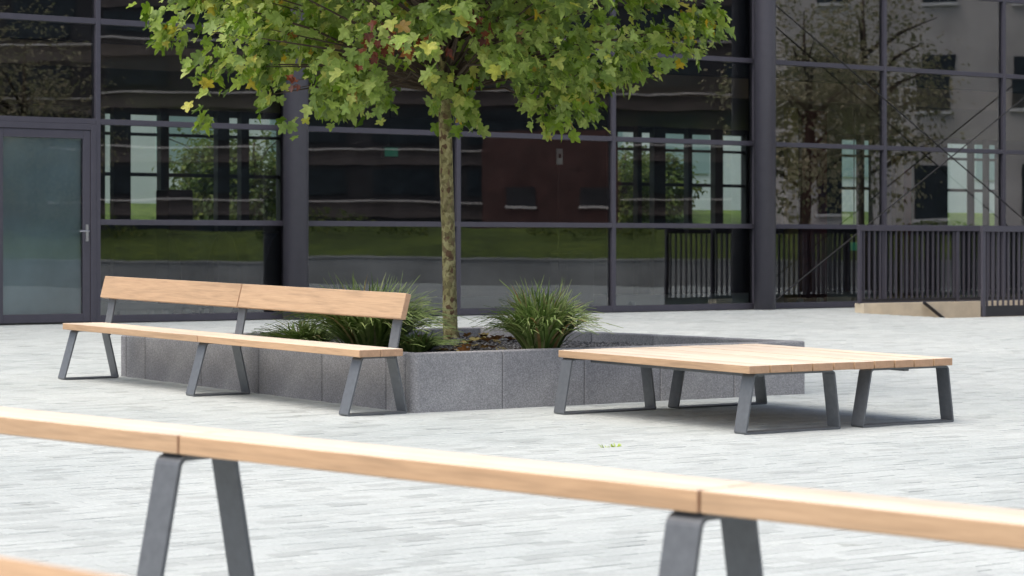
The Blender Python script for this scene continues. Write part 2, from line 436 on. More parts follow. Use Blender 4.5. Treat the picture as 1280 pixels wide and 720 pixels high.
jb = MB().box(-2, 30, JQ-0.003, JQ+0.007, -0.009, -0.003)
jb.build('slot_drain', M['slot'], plaza)

# ------------------------------------------------------------------ furniture
TH = 0.05
def bench(label, s, q, rot=0.0):
    t = thing('park_bench', label, 'bench', s, q, rot=rot, tilt=True, group='wood benches with backrests')
    L0, L1, MID = -0.08, 4.15, 2.035
    for a, b in ((L0, MID-0.004), (MID+0.004, L1)):
        for x0, x1 in ((0.155, 0.330), (0.335, 0.515)):
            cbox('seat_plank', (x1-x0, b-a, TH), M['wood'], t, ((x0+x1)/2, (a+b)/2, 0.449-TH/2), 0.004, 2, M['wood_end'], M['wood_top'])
    fm = frame_mesh(0.10, 0.60, 0.215, 0.50, 0.396, 0.11)
    me = fm.mesh('leg_frame'); me.materials.append(M['steel'])
    bm = bmesh.new(); bm.from_mesh(me); bmesh.ops.recalc_face_normals(bm, faces=bm.faces); bm.to_mesh(me); bm.free()
    for y in (0.03, MID+0.02, 4.07):
        link('leg_frame', me, None, t, (0, y, 0.001))
        # backrest upright: flat bar leaning backwards
        p = MB(); hw = 0.05
        prof = [(0.475, 0.35), (0.487, 0.35), (0.50, 0.45), (0.567, 0.80), (0.555, 0.803), (0.488, 0.452)]
        vs = [(x, -hw, z) for x, z in prof]+[(x, hw, z) for x, z in prof]; n = 6
        fs = [(0,1,2,5), (5,2,3,4), (6,11,8,7), (11,10,9,8)]+[(i, i+6, (i+1) % 6+6, (i+1) % 6) for i in range(6)]
        u = p.add(vs, fs).build('upright', M['steel'], t); u.location = (0.03, y+(0.02 if y < 1 else (-0.01 if y > 3 else 0)), 0)
    lean = math.atan2(0.06, 0.17)*0.75
    for a, b in ((L0, MID-0.006), (MID+0.006, L1)):
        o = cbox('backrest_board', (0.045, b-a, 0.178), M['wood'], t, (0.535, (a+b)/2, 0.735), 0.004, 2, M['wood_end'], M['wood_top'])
        o.rotation_euler = (0, lean, 0)
bench('long slatted wood bench with backrest on anthracite steel frames against the planter', 9.0, 14.0, 0.017)

def platform():
    t = thing('lounging_platform', 'square low wood deck platform of ten planks on dark steel legs', 'platform', 10.44, 11.60, tilt=True)
    x0 = 0.08; pw = 1.85/10
    for i in range(10):
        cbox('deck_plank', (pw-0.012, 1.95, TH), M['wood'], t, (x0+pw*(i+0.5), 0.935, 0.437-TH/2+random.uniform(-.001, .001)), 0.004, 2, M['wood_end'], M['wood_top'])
    for y in (0.05, 1.83):
        for a in ((0.09, 0.925, 0.16, 0.865), (1.12, 1.985, 1.195, 1.925)):
            frame_mesh(*a, 0.383, 0.11).build('leg_frame', M['steel'], t).location = (0 if y < 1 else -0.06, y, 0.001)
    for x in (0.30, 1.62):       # bearers under the planks
        cbox('bearer', (0.05, 1.70, 0.03), M['steel'], t, (x, 0.94, 0.366), 0.003)
platform()

EX = R(11.1)
s1 = 0.8*-1.03+0.6*7.6; q1 = 0.6*1.03+0.8*7.6
def table():
    t = thing('plank_table', 'long narrow wood plank table on splayed grey steel legs across the foreground', 'table', s1, q1, rot=EX, tilt=True)
    for a, b in ((0.005, 2.01), (-2.005, -0.005), (-4.02, -2.015)):
        for x0, x1 in ((0.0, 0.118), (0.122, 0.24)):
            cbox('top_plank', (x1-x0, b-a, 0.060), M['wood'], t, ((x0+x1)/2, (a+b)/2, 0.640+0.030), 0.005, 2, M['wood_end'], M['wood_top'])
    for y in (1.93, 0.05, -1.96, -3.95):
        frame_mesh(-0.125, 0.365, 0.005, 0.236, 0.632, 0.11, 0.014, 0.035, 0.016).build('leg_frame', M['steel'], t).location = (0, y, 0.001)
        cbox('mounting_plate', (0.20, 0.09, 0.008), M['dark'], t, (0.12, y, 0.6365), 0.001)
    return t
table()
bx, by = Vector((0.669, 0.743)), Vector((-0.743, 0.669))
p = bx*(2.445-0.535)+by*0.5
bench('wood bench of which only the backrest edge shows in the bottom left corner', 0.8*p.x+0.6*p.y, -0.6*p.x+0.8*p.y, EX)

# ------------------------------------------------------------------ planter
RIM = 0.662; PS0, PS1, PQ0, PQ1 = 9.655, 13.34, 14.0, 18.24; WT = 0.10
planter = thing('planter', 'square raised grey granite planter under the plane tree', 'planter', PS0, PQ0, h=0.0)
def slab(x0, x1, y0, y1):
    zb = gz(PQ0+min(y0, y1))-0.03
    cbox('stone_slab', (x1-x0, y1-y0, RIM-zb), M['granite'], planter, ((x0+x1)/2, (y0+y1)/2, (RIM+zb)/2+random.uniform(-.0015, .0015)), 0.012, 2)
W_, L_ = PS1-PS0, PQ1-PQ0
def joints(pxs, fix, axis):
    out = []
    for px in pxs:
        r = (px-640)/3100
        if axis == 's': out.append(PQ0*(0.6+0.8*r)/(0.8-0.6*r)-PS0)
        else: out.append(PS0*(0.8-0.6*r)/(0.6+0.8*r)-PQ0)
    return out
def corner_slab(x0, x1, y0, y1):
    zb = gz(PQ0)-0.03
    bm = bmesh.new(); bmesh.ops.create_cube(bm, size=1.0); bmesh.ops.scale(bm, vec=(x1-x0, y1-y0, RIM-zb), verts=bm.verts)
    e = [e for e in bm.edges if all(v.co.x < 0 and v.co.y < 0 for v in e.verts)]
    bmesh.ops.bevel(bm, geom=e, offset=0.055, segments=6, affect='EDGES', profile=0.5)
    e = [e for e in bm.edges if e.calc_face_angle(0) > 0.9]
    bmesh.ops.bevel(bm, geom=e, offset=0.010, segments=2, affect='EDGES', profile=0.5)
    me = bpy.data.meshes.new('stone_slab'); bm.to_mesh(me); bm.free()
    link('stone_slab', me, M['granite'], planter, ((x0+x1)/2, (y0+y1)/2, (RIM+zb)/2))
fx = [0.0]+joints([628.6, 731, 826, 918], 0, 's')+[W_]
corner_slab(0.0, fx[1]-0.002, 0, WT)
for a, b in zip(fx[1:], fx[2:]): slab(a+0.002, b-0.002, 0, WT)
ly = [WT]+joints([482, 402, 323, 251, 181], 0, 'q')+[L_-WT]
for a, b in zip(ly, ly[1:]): slab(0, WT, a+0.003, b-0.002)
for i in range(5): slab(i*W_/5+0.002, (i+1)*W_/5-0.002, L_-WT, L_)
for i in range(5):
    h = (L_-2*WT)/5; slab(W_-WT, W_, WT+i*h+0.003, WT+(i+1)*h-0.002)
def soil_z(x, y):
    d = math.hypot(x-1.65, y-1.70)
    return 0.575+0.11*max(0, 1-d/1.7)+0.02*noise.noise(Vector((x*2.3, y*2.3, 0)))
NS = 36; mb = MB(); vs = []
for j in range(NS+1):
    for i in range(NS+1):
        x = WT+(W_-2*WT)*i/NS; y = WT+(L_-2*WT)*j/NS; vs.append((x, y, soil_z(x, y)))
mb.add(vs, [(j*(NS+1)+i, j*(NS+1)+i+1, (j+1)*(NS+1)+i+1, (j+1)*(NS+1)+i) for j in range(NS) for i in range(NS)])
mb.build('soil', M['soil'], planter, smooth=True, fix=False)
rg = random.Random(3)
ch = MB()
for i in range(9000):
    x = rg.uniform(WT+0.02, W_-WT-0.02); y = rg.uniform(WT+0.02, L_-WT-0.02); z = soil_z(x, y)
    r = rg.uniform(0.009, 0.022); v = []
    for d in ((1,0,0),(-1,0,0),(0,1,0),(0,-1,0),(0,0,1),(0,0,-1)):
        k = r*rg.uniform(0.6, 1.2); v.append((x+d[0]*k, y+d[1]*k, z+0.004+d[2]*k*0.7))
    ch.add(v, [(0,2,4),(2,1,4),(1,3,4),(3,0,4),(2,0,5),(1,2,5),(3,1,5),(0,3,5)])
o = ch.build('gravel', M['chips'], planter, fix=False); o['kind'] = 'stuff'

# ------------------------------------------------------------------ leaves and trees
def leaf_pts(rr, lobes=True):
    # palmate five-lobed outline, length 1 along +y, stalk at the origin
    tips = [(-0.42, 0.02), (-0.58, 0.52), (0, 1.0), (0.58, 0.52), (0.42, 0.02)]
    nots = [(-0.31, 0.24), (-0.21, 0.55), (0.21, 0.55), (0.31, 0.24)]
    sh = [((-0.18, -0.06), (-0.43, 0.16)), ((-0.45, 0.36), (-0.37, 0.62)), ((-0.17, 0.80), (0.17, 0.80)), ((0.37, 0.62), (0.45, 0.36)), ((0.43, 0.16), (0.18, -0.06))]
    out = [(0.0, 0.02)]
    J = lambda p_: (p_[0]*rr.uniform(.88, 1.12), p_[1]*rr.uniform(.92, 1.08))
    for i, tpt in enumerate(tips):
        out.append(J(sh[i][0])); out.append(J(tpt)); out.append(J(sh[i][1]))
        if i < 4: out.append(J(nots[i]))
    fold = rr.uniform(0.08, 0.50); curl = rr.uniform(-0.15, 0.60)
    f = lambda x, y: (x, y, fold*abs(x)-curl*y*y+rr.uniform(-.03, .03))
    v = [f(0, 0.35)]+[f(*p) for p in out]
    n = len(out)
    return v, [(0, i+1, (i+1) % n+1) for i in range(n)]
LEAVES = [leaf_pts(random.Random(50+i)) for i in range(14)]
def leaf_matrix(rr, size, outdir, droop=0.6):
    # blade normal leans up and out; tip points out and down
    tip = (outdir*rr.uniform(0.2, 1.0)+Vector((rr.gauss(0, .6), rr.gauss(0, .6), -droop*rr.uniform(0.2, 1.4))))
    tip.normalize()
    nrm = Vector((rr.gauss(0, .45), rr.gauss(0, .45), 0.9))+outdir*0.5
    x = tip.cross(nrm).normalized(); nrm = x.cross(tip)
    return Matrix((x, tip, nrm)).transposed()*size

def plane_tree():
    ts, tq = 10.98+0.0, 15.7
    r = (566-640)/3100; Y = 19.2; base = Vector((r*Y, Y, 0.64))
    t = bpy.data.objects.new('plane_tree', None); COL.objects.link(t); t.location = base
    tag(t, 'young plane tree with mottled trunk and broad green crown turning yellow, growing in the planter', 'tree')
    rr = random.Random(11)
    tr = MB()
    pts = [(0.02, 0, -0.10), (0.0, 0, 0.0), (-0.02, 0, 0.12), (-0.028, 0, 0.5), (-0.036, 0.01, 0.9), (-0.05, 0, 1.3), (-0.06, 0, 1.75), (-0.07, 0.01, 2.2), (-0.06, 0, 2.8), (-0.05, 0.02, 3.4), (-0.06, 0, 4.1)]
    rad = [0.082, 0.070, 0.059, 0.054, 0.0525, 0.051, 0.049, 0.047, 0.036, 0.024, 0.010]
    # finer, slightly wobbling trunk
    P, Rr = [], []
    for i in range(len(pts)-1):
        a, b = Vector(pts[i]), Vector(pts[i+1])
        for k in range(4):
            f = k/4; p = a.lerp(b, f); P.append(p+Vector((noise.noise(p*3.1)*.008, noise.noise(p*3.1+Vector((5, 5, 5)))*.008, 0)))
            Rr.append((rad[i]*(1-f)+rad[i+1]*f)*(1+0.06*noise.noise(p*7)))
    P.append(Vector(pts[-1])); Rr.append(rad[-1])
    tr.tube(P, Rr, 14)
    tr.build('trunk', M['bark'], t, smooth=True)
    # crown: limbs reach to clump centres inside a flattened dome
    RX, RZ, CZ = 2.12, 1.56, 3.36
    C = Vector((-0.12, 0, CZ))
    def inside(p):
        a = math.hypot(p.x-C.x, p.y-C.y)/RX; b = abs(p.z-C.z)/RZ
        return a**2.6+b**2.6
    clumps = []
    tries = 0
    while len(clumps) < 262 and tries < 20000:
        tries += 1
        p = Vector((rr.uniform(-RX, RX), rr.uniform(-RX, RX), rr.uniform(-RZ, RZ)))+C
        v = inside(p)
        bumpv = 0.14*noise.noise(p*1.2)
        if v > 1+bumpv or v < 0.16: continue
        if any((p-c).length < 0.25 for c in clumps): continue
        clumps.append(p)
    # extra sprays low at the crown's underside, as hanging shoots
    for x, y, z in ((0.83, -0.4, 1.78), (0.70, -0.6, 1.95), (-1.35, -0.5, 1.90), (-0.95, -0.7, 1.92), (-0.65, -0.8, 2.0), (0.95, -0.3, 1.95), (1.35, -0.2, 2.15), (-1.8, -0.2, 2.15), (-2.15, 0.0, 2.45), (0.45, -0.5, 2.10), (1.7, -0.3, 2.4), (1.95, 0.1, 2.5)):
        clumps.append(Vector((x, y, z)))
    br = MB()
    for i, c in enumerate(clumps):
        zt = max(1.95, min(3.9, c.z-0.35*math.hypot(c.x, c.y)-0.1))
        a = Vector((-0.065, 0, zt)); m1 = a.lerp(c, 0.5)+Vector((rr.gauss(0, .06), rr.gauss(0, .06), 0.10))
        L = (c-a).length
        br.tube([a, m1, c], [0.008+0.005*L, 0.006+.002*L, 0.003], 5, False)
    br.build('branches', M['bark_dark'], t, smooth=True, fix=False)
    items = []
    for c in clumps:
        out = (c-C); out.z *= 0.6; out.normalize()
        rad = rr.uniform(0.20, 0.32); cnt = int(rr.uniform(46, 74))
        for k in range(cnt):
            d = Vector((rr.gauss(0, 1), rr.gauss(0, 1), rr.gauss(0, 0.8))).normalized()*rad*rr.random()**0.45
            items.append((c+d, rr.choice((rr.uniform(0.045, 0.085), rr.uniform(0.07, 0.135))), out))
    def gap(p):         # bays in the crown's uneven underside
        z = p.z+0.06*noise.noise(p*6)
        return (-1.36 < p.x < -1.05 and z < 2.20) or (-0.50 < p.x < -0.16 and z < 2.12) or (0.22 < p.x < 0.46 and z < 2.06) or (p.x > 1.15 and z < 1.98+0.22*(p.x-1.15)) or (p.x < -1.5 and z < 1.95)
    items = [it for it in items if not gap(it[0])]
    # outliers at the rim: single sprigs
    for x, y, z in ((1.93, -0.1, 2.68), (2.0, -0.1, 2.62), (1.86, -0.2, 2.55), (1.75, -.3, 2.37), (1.45, -.3, 2.05), (1.1, -.3, 1.78), (-2.3, -.2, 2.55), (-1.2, -.5, 1.68), (-1.85, -.5, 1.72), (-1.88, -.5, 1.8)):
        for k in range(6):
            items.append((Vector((x+rr.gauss(0, .05), y+rr.gauss(0, .05), z+rr.gauss(0, .05))), rr.uniform(.07, .12), Vector((1 if x > 0 else -1, -.3, -.2)).normalized()))
    mass = MB(); single = []
    vis = []
    for i, (p, sz, out) in enumerate(items):
        w_ = base+p; py = 307-(w_.z-1.4)*3100/w_.y
        if -10 < py < 190: vis.append((p.y, i))
    vis.sort(); pick = set(i for _, i in vis[:300])
    crown = None
    singles = []
    for i, (p, sz, out) in enumerate(items):
        mtx = leaf_matrix(rr, sz, out); k = rr.randrange(len(LEAVES)); v, f = LEAVES[k]
        if i in pick: singles.append((p, mtx, k))
        else: mass.add([p+mtx @ Vector(x) for x in v], f)
    crown = mass.build('crown', M['leaf_i'], t, fix=False); crown['kind'] = 'stuff'
    dry = MB()          # withered russet tufts inside the crown
    for px, py, n in ((482, 42, 8), (508, 52, 10), (590, 36, 12), (462, 66, 6), (352, 104, 4), (545, 56, 6)):
        Y = 17.75; c = Vector(((px-640)/3100*Y, Y, 1.4+(307-py)*Y/3100))-base
        for k in range(n):
            mtx = leaf_matrix(rr, rr.uniform(.04, .09), Vector((0, -1, -.3)), 1.2); v, f = LEAVES[rr.randrange(14)]
            p = c+Vector((rr.gauss(0, .07), rr.gauss(0, .10), rr.gauss(0, .045))); dry.add([p+mtx @ Vector(x) for x in v], f)
    o = dry.build('withered_leaves', M['dry'], t, fix=False); o['kind'] = 'stuff'
    lm = []
    for v, f in LEAVES:
        me = MB().add(v, f).mesh('leaf'); me.materials.append(M['leaf_o']); lm.append(me)
    for p, mtx, k in singles:
        o = link('leaf', lm[k], None, t); o.matrix_local = Matrix.Translation(p) @ mtx.to_4x4()
plane_tree()

def far_tree(name, label, s, q, h, rw, m, zc=0.62, n=3500, leaf=0.28, seed=0, group=None, z0=None):
    rr = random.Random(seed)
    t = bpy.data.objects.new(name, None); COL.objects.link(t); t.location = W(s, q, gz(q) if z0 is None else z0); tag(t, label, 'tree', group)
    tr = MB(); tr.tube([(0, 0, -0.1), (0.03, 0, h*0.3), (-0.05, 0.04, h*0.6), (0, 0, h*0.9)], [h*0.025, h*0.02, h*0.013, 0.02], 8)
    for k in range(14):
        a = rr.uniform(0, 6.28); z0 = h*rr.uniform(0.3, 0.7); L = rw*rr.uniform(0.6, 0.95)
        tr.tube([(0, 0, z0), (math.cos(a)*L*0.5, math.sin(a)*L*0.5, z0+L*0.35), (math.cos(a)*L, math.sin(a)*L, z0+L*0.55)], [h*0.008, h*0.005, 0.012], 5, False)
    tr.build('trunk', M['bark_dark'], t, smooth=True)
    cl = []
    for k in range(70):
        d = Vector((rr.gauss(0, 1), rr.gauss(0, 1), rr.gauss(0, 1))).normalized()*rr.uniform(0.35, 1)
        cl.append(Vector((d.x*rw, d.y*rw, h*zc+d.z*h*(1-zc)*0.95)))
    mb = MB()
    for k in range(n):
        c = rr.choice(cl); p = c+Vector((rr.gauss(0, 1), rr.gauss(0, 1), rr.gauss(0, .8)))*rw*0.16
        mtx = leaf_matrix(rr, leaf*rr.uniform(.6, 1.2), (p-Vector((0, 0, h*zc))).normalized())
        mb.add([p+mtx @ Vector(x) for x in ((0, 0, 0), (0.4, 0.5, 0.1), (0, 1, -.1), (-0.4, 0.5, 0.1))], [(0, 1, 2, 3)])
    o = mb.build('crown', m, t, fix=False); o['kind'] = 'stuff'

# ------------------------------------------------------------------ sedge clumps, litter, weed
def sedge(label, px, Y, z, n, hgt, wid, seed):
    rr = random.Random(seed); r = (px-640)/3100
    o_ = bpy.data.objects.new('sedge_clump', None); COL.objects.link(o_); o_.location = (r*Y, Y, z)
    tag(o_, label, 'grass', 'sedge clumps in the planter')
    mb = MB()
    for i in range(n):
        a = rr.uniform(0, 2*math.pi); L = hgt*rr.uniform(0.75, 1.28); lean = rr.uniform(0.25, 1.15)
        d = Vector((math.cos(a), math.sin(a), 0)); sd_ = Vector((-d.y, d.x, 0))
        b0 = d*rr.uniform(0, 0.18)*wid; wd = rr.uniform(0.007, 0.0145)
        reach = wid*lean*rr.uniform(0.45, 0.6); sag = lean*0.68
        kx = rr.gauss(0, .12); vs = []; K = 6
        for k in range(K+1):
            f = k/K; p = b0+d*reach*f**1.1*1.05+sd_*kx*f*f+Vector((0, 0, L*(f-sag*f**2.4*0.85)))
            ww = wd*(1-f**2.2)+0.0006
            vs += [p-sd_*ww, p+sd_*ww+Vector((0, 0, 0.003))]
        mb.add(vs, [(2*k, 2*k+1, 2*k+3, 2*k+2) for k in range(K)])
    ob = mb.build('blades', M['blade'], o_, fix=False); ob['kind'] = 'stuff'
sedge('dark green arching sedge clump right of the tree trunk in the planter', 676, 18.0, 0.60, 700, 0.54, 0.66, 21)
sedge('large dark green sedge clump behind the bench backrest left of the tree trunk', 462, 18.4, 0.60, 850, 0.58, 0.92, 22)
sedge('small low sedge clump behind the middle of the bench, leftmost in the planter', 383, 18.9, 0.60, 320, 0.26, 0.65, 23)
sedge('low sedge clump between the bench end and the tree trunk', 520, 18.2, 0.60, 220, 0.20, 0.42, 24)
rr = random.Random(5); mb = MB()
for i in range(46):
    px = rr.choice([rr.gauss(600, 14), rr.gauss(625, 18), rr.gauss(560, 40)]); Y = rr.uniform(17.4, 19.2); r = (px-640)/3100
    x, y = r*Y, Y; s_ = 0.8*x+0.6*y-PS0; q_ = -0.6*x+0.8*y-PQ0
    if not (0.15 < s_ < W_-0.15 and 0.15 < q_ < L_-0.15): continue
    v, f = LEAVES[rr.randrange(14)]; rot = Matrix.Rotation(rr.uniform(0, 6.28), 3, 'Z') @ Matrix.Rotation(rr.gauss(0, .5), 3, 'X')
    p = Vector((s_, q_, soil_z(s_, q_)+0.022)); sz = rr.uniform(.06, .11)
    mb.add([p+rot @ (Vector(a)*sz) for a in v], f)
o = mb.build('leaf_litter', M['litter'], planter, fix=False); o['kind'] = 'stuff'
wd = thing('weed', 'tiny green weed growing in the paving joint in front of the deck platform', 'weed', sq_at(768, JQ), JQ+0.004)
mb = MB(); rr = random.Random(9)
for i in range(34):
    x = rr.uniform(-.09, .04); a = rr.uniform(0, 6.28); L = rr.uniform(.018, .04); d = Vector((math.cos(a), math.sin(a), 0.9))*L; sdv = Vector((-math.sin(a), math.cos(a), 0))*0.004
    p = Vector((x, 0, -0.012)); mb.add([p-sdv, p+sdv, p+d+sdv*.6, p+d-sdv*.6], [(0, 1, 2, 3)])
mb.build('leaves', M['weed'], wd, fix=False)

# ------------------------------------------------------------------ glass building
bld = thing('glass_building', 'dark framed glass building across the back of the plaza', 'building', 0, QF, h=ZF)
S0 = 13.82-2*BAY; NB = 13; S1 = S0+NB*BAY
ROW = 1.2; NR = 9; HT = ROW*NR; DEP = 8.8
MWD = 0.062
def part(name, m, x0, x1, y0, y1, z0, z1, parent=bld, bev=0.003):
    return cbox(name, (x1-x0, y1-y0, z1-z0), m, parent, ((x0+x1)/2, (y0+y1)/2, (z0+z1)/2), bev)
for i in range(NB+1):
    x = S0+i*BAY
    part('mullion', M['frame'], x-MWD/2, x+MWD/2, -0.05, 0.08, 0.0, HT)
DOORBAY = 1
for i in range(NB):
    x0, x1 = S0+i*BAY+MWD/2+0.001, S0+(i+1)*BAY-MWD/2-0.001
    for k in range(NR+1):
        z = k*ROW; 
        if i == DOORBAY and k in (0, 1): continue
        if k == 0: part('transom', M['frame'], x0, x1, -0.047, 0.077, 0.0, 0.085)
        else: part('transom', M['frame'], x0, x1, -0.047, 0.077, z-0.033, z+0.033)
        if k < NR and not (i == DOORBAY and k < 2):
            zb = z+(0.085 if k == 0 else 0.033)
            me = MB().add([(-(x1-x0)/2, 0, -(z+ROW-0.034-zb)/2), ((x1-x0)/2, 0, -(z+ROW-0.034-zb)/2), ((x1-x0)/2, 0, (z+ROW-0.034-zb)/2), (-(x1-x0)/2, 0, (z+ROW-0.034-zb)/2)], [(0, 1, 2, 3)]).mesh('pane')
            o = link('pane', me, M['glass'], bld, ((x0+x1)/2, 0.0, (z+ROW-0.033+zb)/2))
            o.rotation_euler = (random.gauss(0, 0.0012), 0, random.gauss(0, 0.0015))
# entrance door in its bay
x0, x1 = S0+DOORBAY*BAY+MWD/2+0.001, S0+(DOORBAY+1)*BAY-MWD/2-0.001
zt = 2*ROW-0.034
part('door_frame', M['frame'], x0, x0+0.07, -0.06, 0.07, 0, zt)
part('door_frame', M['frame'], x1-0.07, x1, -0.06, 0.07, 0, zt)
part('door_frame', M['frame'], x0+0.071, x1-0.071, -0.06, 0.07, zt-0.07, zt)
xm = (x0+x1)/2
for a, b, hs in ((x0+0.075, xm-0.003, 1), (xm+0.003, x1-0.075, 1)):
    d = bpy.data.objects.new('door', None); COL.objects.link(d); d.parent = bld
    zt2 = zt-0.075
    part('stile', M['frame'], a, a+0.09, -0.05, 0.02, 0.012, zt2, d)
    part('stile', M['frame'], b-0.09, b, -0.05, 0.02, 0.012, zt2, d)
    part('rail', M['frame'], a+0.091, b-0.091, -0.048, 0.018, zt2-0.10, zt2, d)
    part('rail', M['frame'], a+0.091, b-0.091, -0.048, 0.018, 0.012, 0.11, d)
    me = MB().add([(a+0.09, -0.02, 0.11), (b-0.09, -0.02, 0.11), (b-0.09, -0.02, zt2-0.1), (a+0.09, -0.02, zt2-0.1)], [(0, 1, 2, 3)]).mesh('pane')
    link('pane', me, M['door_glass'], d)
    part('blind', M['door_blind'], a+0.02, b-0.02, 0.024, 0.034, 0.05, zt2-0.02, d)  # added panel that gives the door glass its pale reflected tone
    if b > xm+0.1:
        hx = b-0.045; h = MB()
        h.box(hx-0.017, hx+0.017, -0.058, -0.0505, 0.97, 1.17)
        h.tube([(hx, -0.055, 1.09), (hx, -0.105, 1.09), (hx-0.02, -0.115, 1.09), (hx-0.13, -0.115, 1.09)], 0.010, 8)
        h.tube([(hx, -0.058, 1.00), (hx, -0.07, 1.00)], 0.014, 8)
        h.build('handle', M['chrome'], d)
# columns in front of the glass
for k in range(4):
    x = 16.47+k*3*BAY
    c = MB(); seg = 40; c.tube([(x, -0.24, -0.02), (x, -0.24, HT+0.2)], 0.158, seg)
    o = c.build('column', M['frame'], bld)
    for p in o.data.polygons: p.use_smooth = len(p.vertices) == 4
# floor, ceilings, ends, roof
part('floor', M['floor_in'], S0, S1, 0.09, DEP, -0.05, 0.012)
part('ceiling', M['ceiling'], S0+0.1, S1-0.1, 0.9, DEP-0.2, 3.12, 3.42)
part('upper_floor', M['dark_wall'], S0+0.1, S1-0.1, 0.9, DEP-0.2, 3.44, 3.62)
part('roof', M['dark'], S0-0.3, S1+0.3, -0.5, DEP+0.3, HT+0.04, HT+0.5)
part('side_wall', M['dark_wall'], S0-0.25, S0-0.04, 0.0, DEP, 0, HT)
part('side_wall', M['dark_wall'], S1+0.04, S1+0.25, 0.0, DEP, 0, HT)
# rear wall: solid stretches with glazed openings between
def sr(px, q=QF+DEP): return sq_at(px, q)
ops = [(126, 345), (766, 926), (1046, 1092), (1178, 1243)]
edges = [S0]+[sr(p) for ab in ops for p in ab]+[S1]
for i in range(0, len(edges), 2):
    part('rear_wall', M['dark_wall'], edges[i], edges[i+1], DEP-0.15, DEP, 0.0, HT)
for i in range(1, len(edges)-1, 2):
    a, b = edges[i], edges[i+1]
    part('rear_parapet', M['dark_wall'], a+0.002, b-0.002, DEP-0.14, DEP-0.01, 0.0, 1.30)
    part('rear_lintel', M['dark_wall'], a+0.002, b-0.002, DEP-0.14, DEP-0.01, 3.02, HT)
    me = MB().add([(a, DEP-0.03, 1.3), (b, DEP-0.03, 1.3), (b, DEP-0.03, 3.02), (a, DEP-0.03, 3.02)], [(0, 1, 2, 3)]).mesh('rear_pane')
    link('rear_pane', me, M['glass_rear'], bld)
    part('rear_rail', M['dark'], a+0.002, b-0.002, DEP-0.12, DEP-0.05, 2.68, 2.73)
    part('rear_rail', M['dark'], a+0.002, b-0.002, DEP-0.12, DEP-0.05, 2.03, 2.09)
for px, wd_ in ((142, 0.30), (195, 0.15), (268, 0.22), (295, 0.15), (787, 0.10), (812, 0.28), (850, 0.10), (886, 0.20), (1065, 0.10), (1080, 0.08), (1203, 0.08), (1222, 0.06)):
    x = sr(px); part('rear_post', M['dark'], x-wd_/2, x+wd_/2, DEP-0.30, DEP-0.16, 0.0, 3.12)
# interior fittings seen through the glass
def cross_rod(p0, p1, rad=0.022):
    MB().tube([p0, p1], rad, 8).build('brace_rod', M['rubber'], bld)
qi = QF+1.2
def ip(px, py, dq=1.2):
    q = QF+dq; r = (px-640)/3100; s = sq_at(px, q); t = q/(0.8-0.6*r); return (s, dq, 1.4+(307-py)*t/3100-ZF)
def ext(p, q, s_):       # the straight line p-q continued to s = s_
    f = (s_-p[0])/(q[0]-p[0]); return tuple(p[i]+(q[i]-p[i])*f for i in range(3))
a0, a1 = ip(976, 12, -0.24), ip(1240, 240, -0.24); b0, b1 = ip(978, 368, -0.30), ip(1262, 137, -0.30)
SA, SB = 24.42+0.15, 24.42+3*BAY-0.15
cross_rod(ext(a0, a1, SA), ext(a0, a1, SB), 0.010); cross_rod(ext(b0, b1, SA), ext(b0, b1, SB), 0.010)
a = ip(985, 300, 2.0)[0]; part('ochre_panel', M['yellow'], a, a+0.22, 2.0, 2.1, 0.012, 3.1)
a = ip(1003, 300, 2.4)[0]; part('curtain', M['red_curtain'], a, a+0.55, 2.4, 2.5, 0.012, 3.1)
a = ip(1120, 300, 2.2)[0]; part('ochre_panel', M['yellow'], a, a+0.18, 2.2, 2.3, 0.012, 2.4); part('curtain', M['red_curtain'], a+0.22, a+0.42, 2.25, 2.35, 0.012, 2.2)

# things standing inside the hall
def bar_table(px, dq, label):
    q = QF+dq; s = sq_at(px, q)
    t = thing('bar_table', label, 'table', s, q, h=ZF+0.012, group='draped standing tables inside the hall')
    def lathe(prof, seg=24):
        mb = MB(); n = len(prof)
        vs = [(r_*math.cos(k*2*math.pi/seg)*(1+0.03*math.sin(5*k*2*math.pi/seg)), r_*math.sin(k*2*math.pi/seg), z) for r_, z in prof for k in range(seg)]
        fs = [(i*seg+k, i*seg+(k+1) % seg, (i+1)*seg+(k+1) % seg, (i+1)*seg+k) for i in range(n-1) for k in range(seg)]
        fs += [tuple(range(seg))[::-1], tuple((n-1)*seg+k for k in range(seg))]
        return mb.add(vs, fs)
    lathe([(0.30, 0.0), (0.26, 0.06), (0.17, 0.45), (0.18, 0.70), (0.26, 0.98), (0.34, 1.07)]).build('cloth', M['navy'], t, smooth=True)
    lathe([(0.35, 1.071), (0.355, 1.085), (0.35, 1.10)]).build('table_top', M['dark'], t, smooth=False)
bar_table(243, 1.8, 'dark draped standing table behind the glass, nearer the door')
bar_table(316, 1.8, 'dark draped standing table behind the glass, beside the left column')
for px, hh, lab in ((218, 1.78, 'small dark cabinet before the bright rear windows at the left'),):
    q = QF+DEP-1.2; s = sq_at(px, q); t = thing('cabinet', lab, 'cabinet', s, q, h=ZF+0.012)
    part('cabinet_body', M['dark'], -0.22, 0.22, -0.2, 0.2, 0.05, hh, t, 0.01); part('plinth', M['dark'], -0.2, 0.2, -0.18, 0.18, 0, 0.049, t); part('door_panel', M['dark_wall'], -0.2, 0.2, -0.215, -0.201, 0.08, hh-0.04, t)
q = QF+0.9; s = sq_at(715, q); t = thing('cabinet', 'black waist-high cabinet just inside the glass, left of the right column', 'cabinet', s, q, h=ZF+0.012)
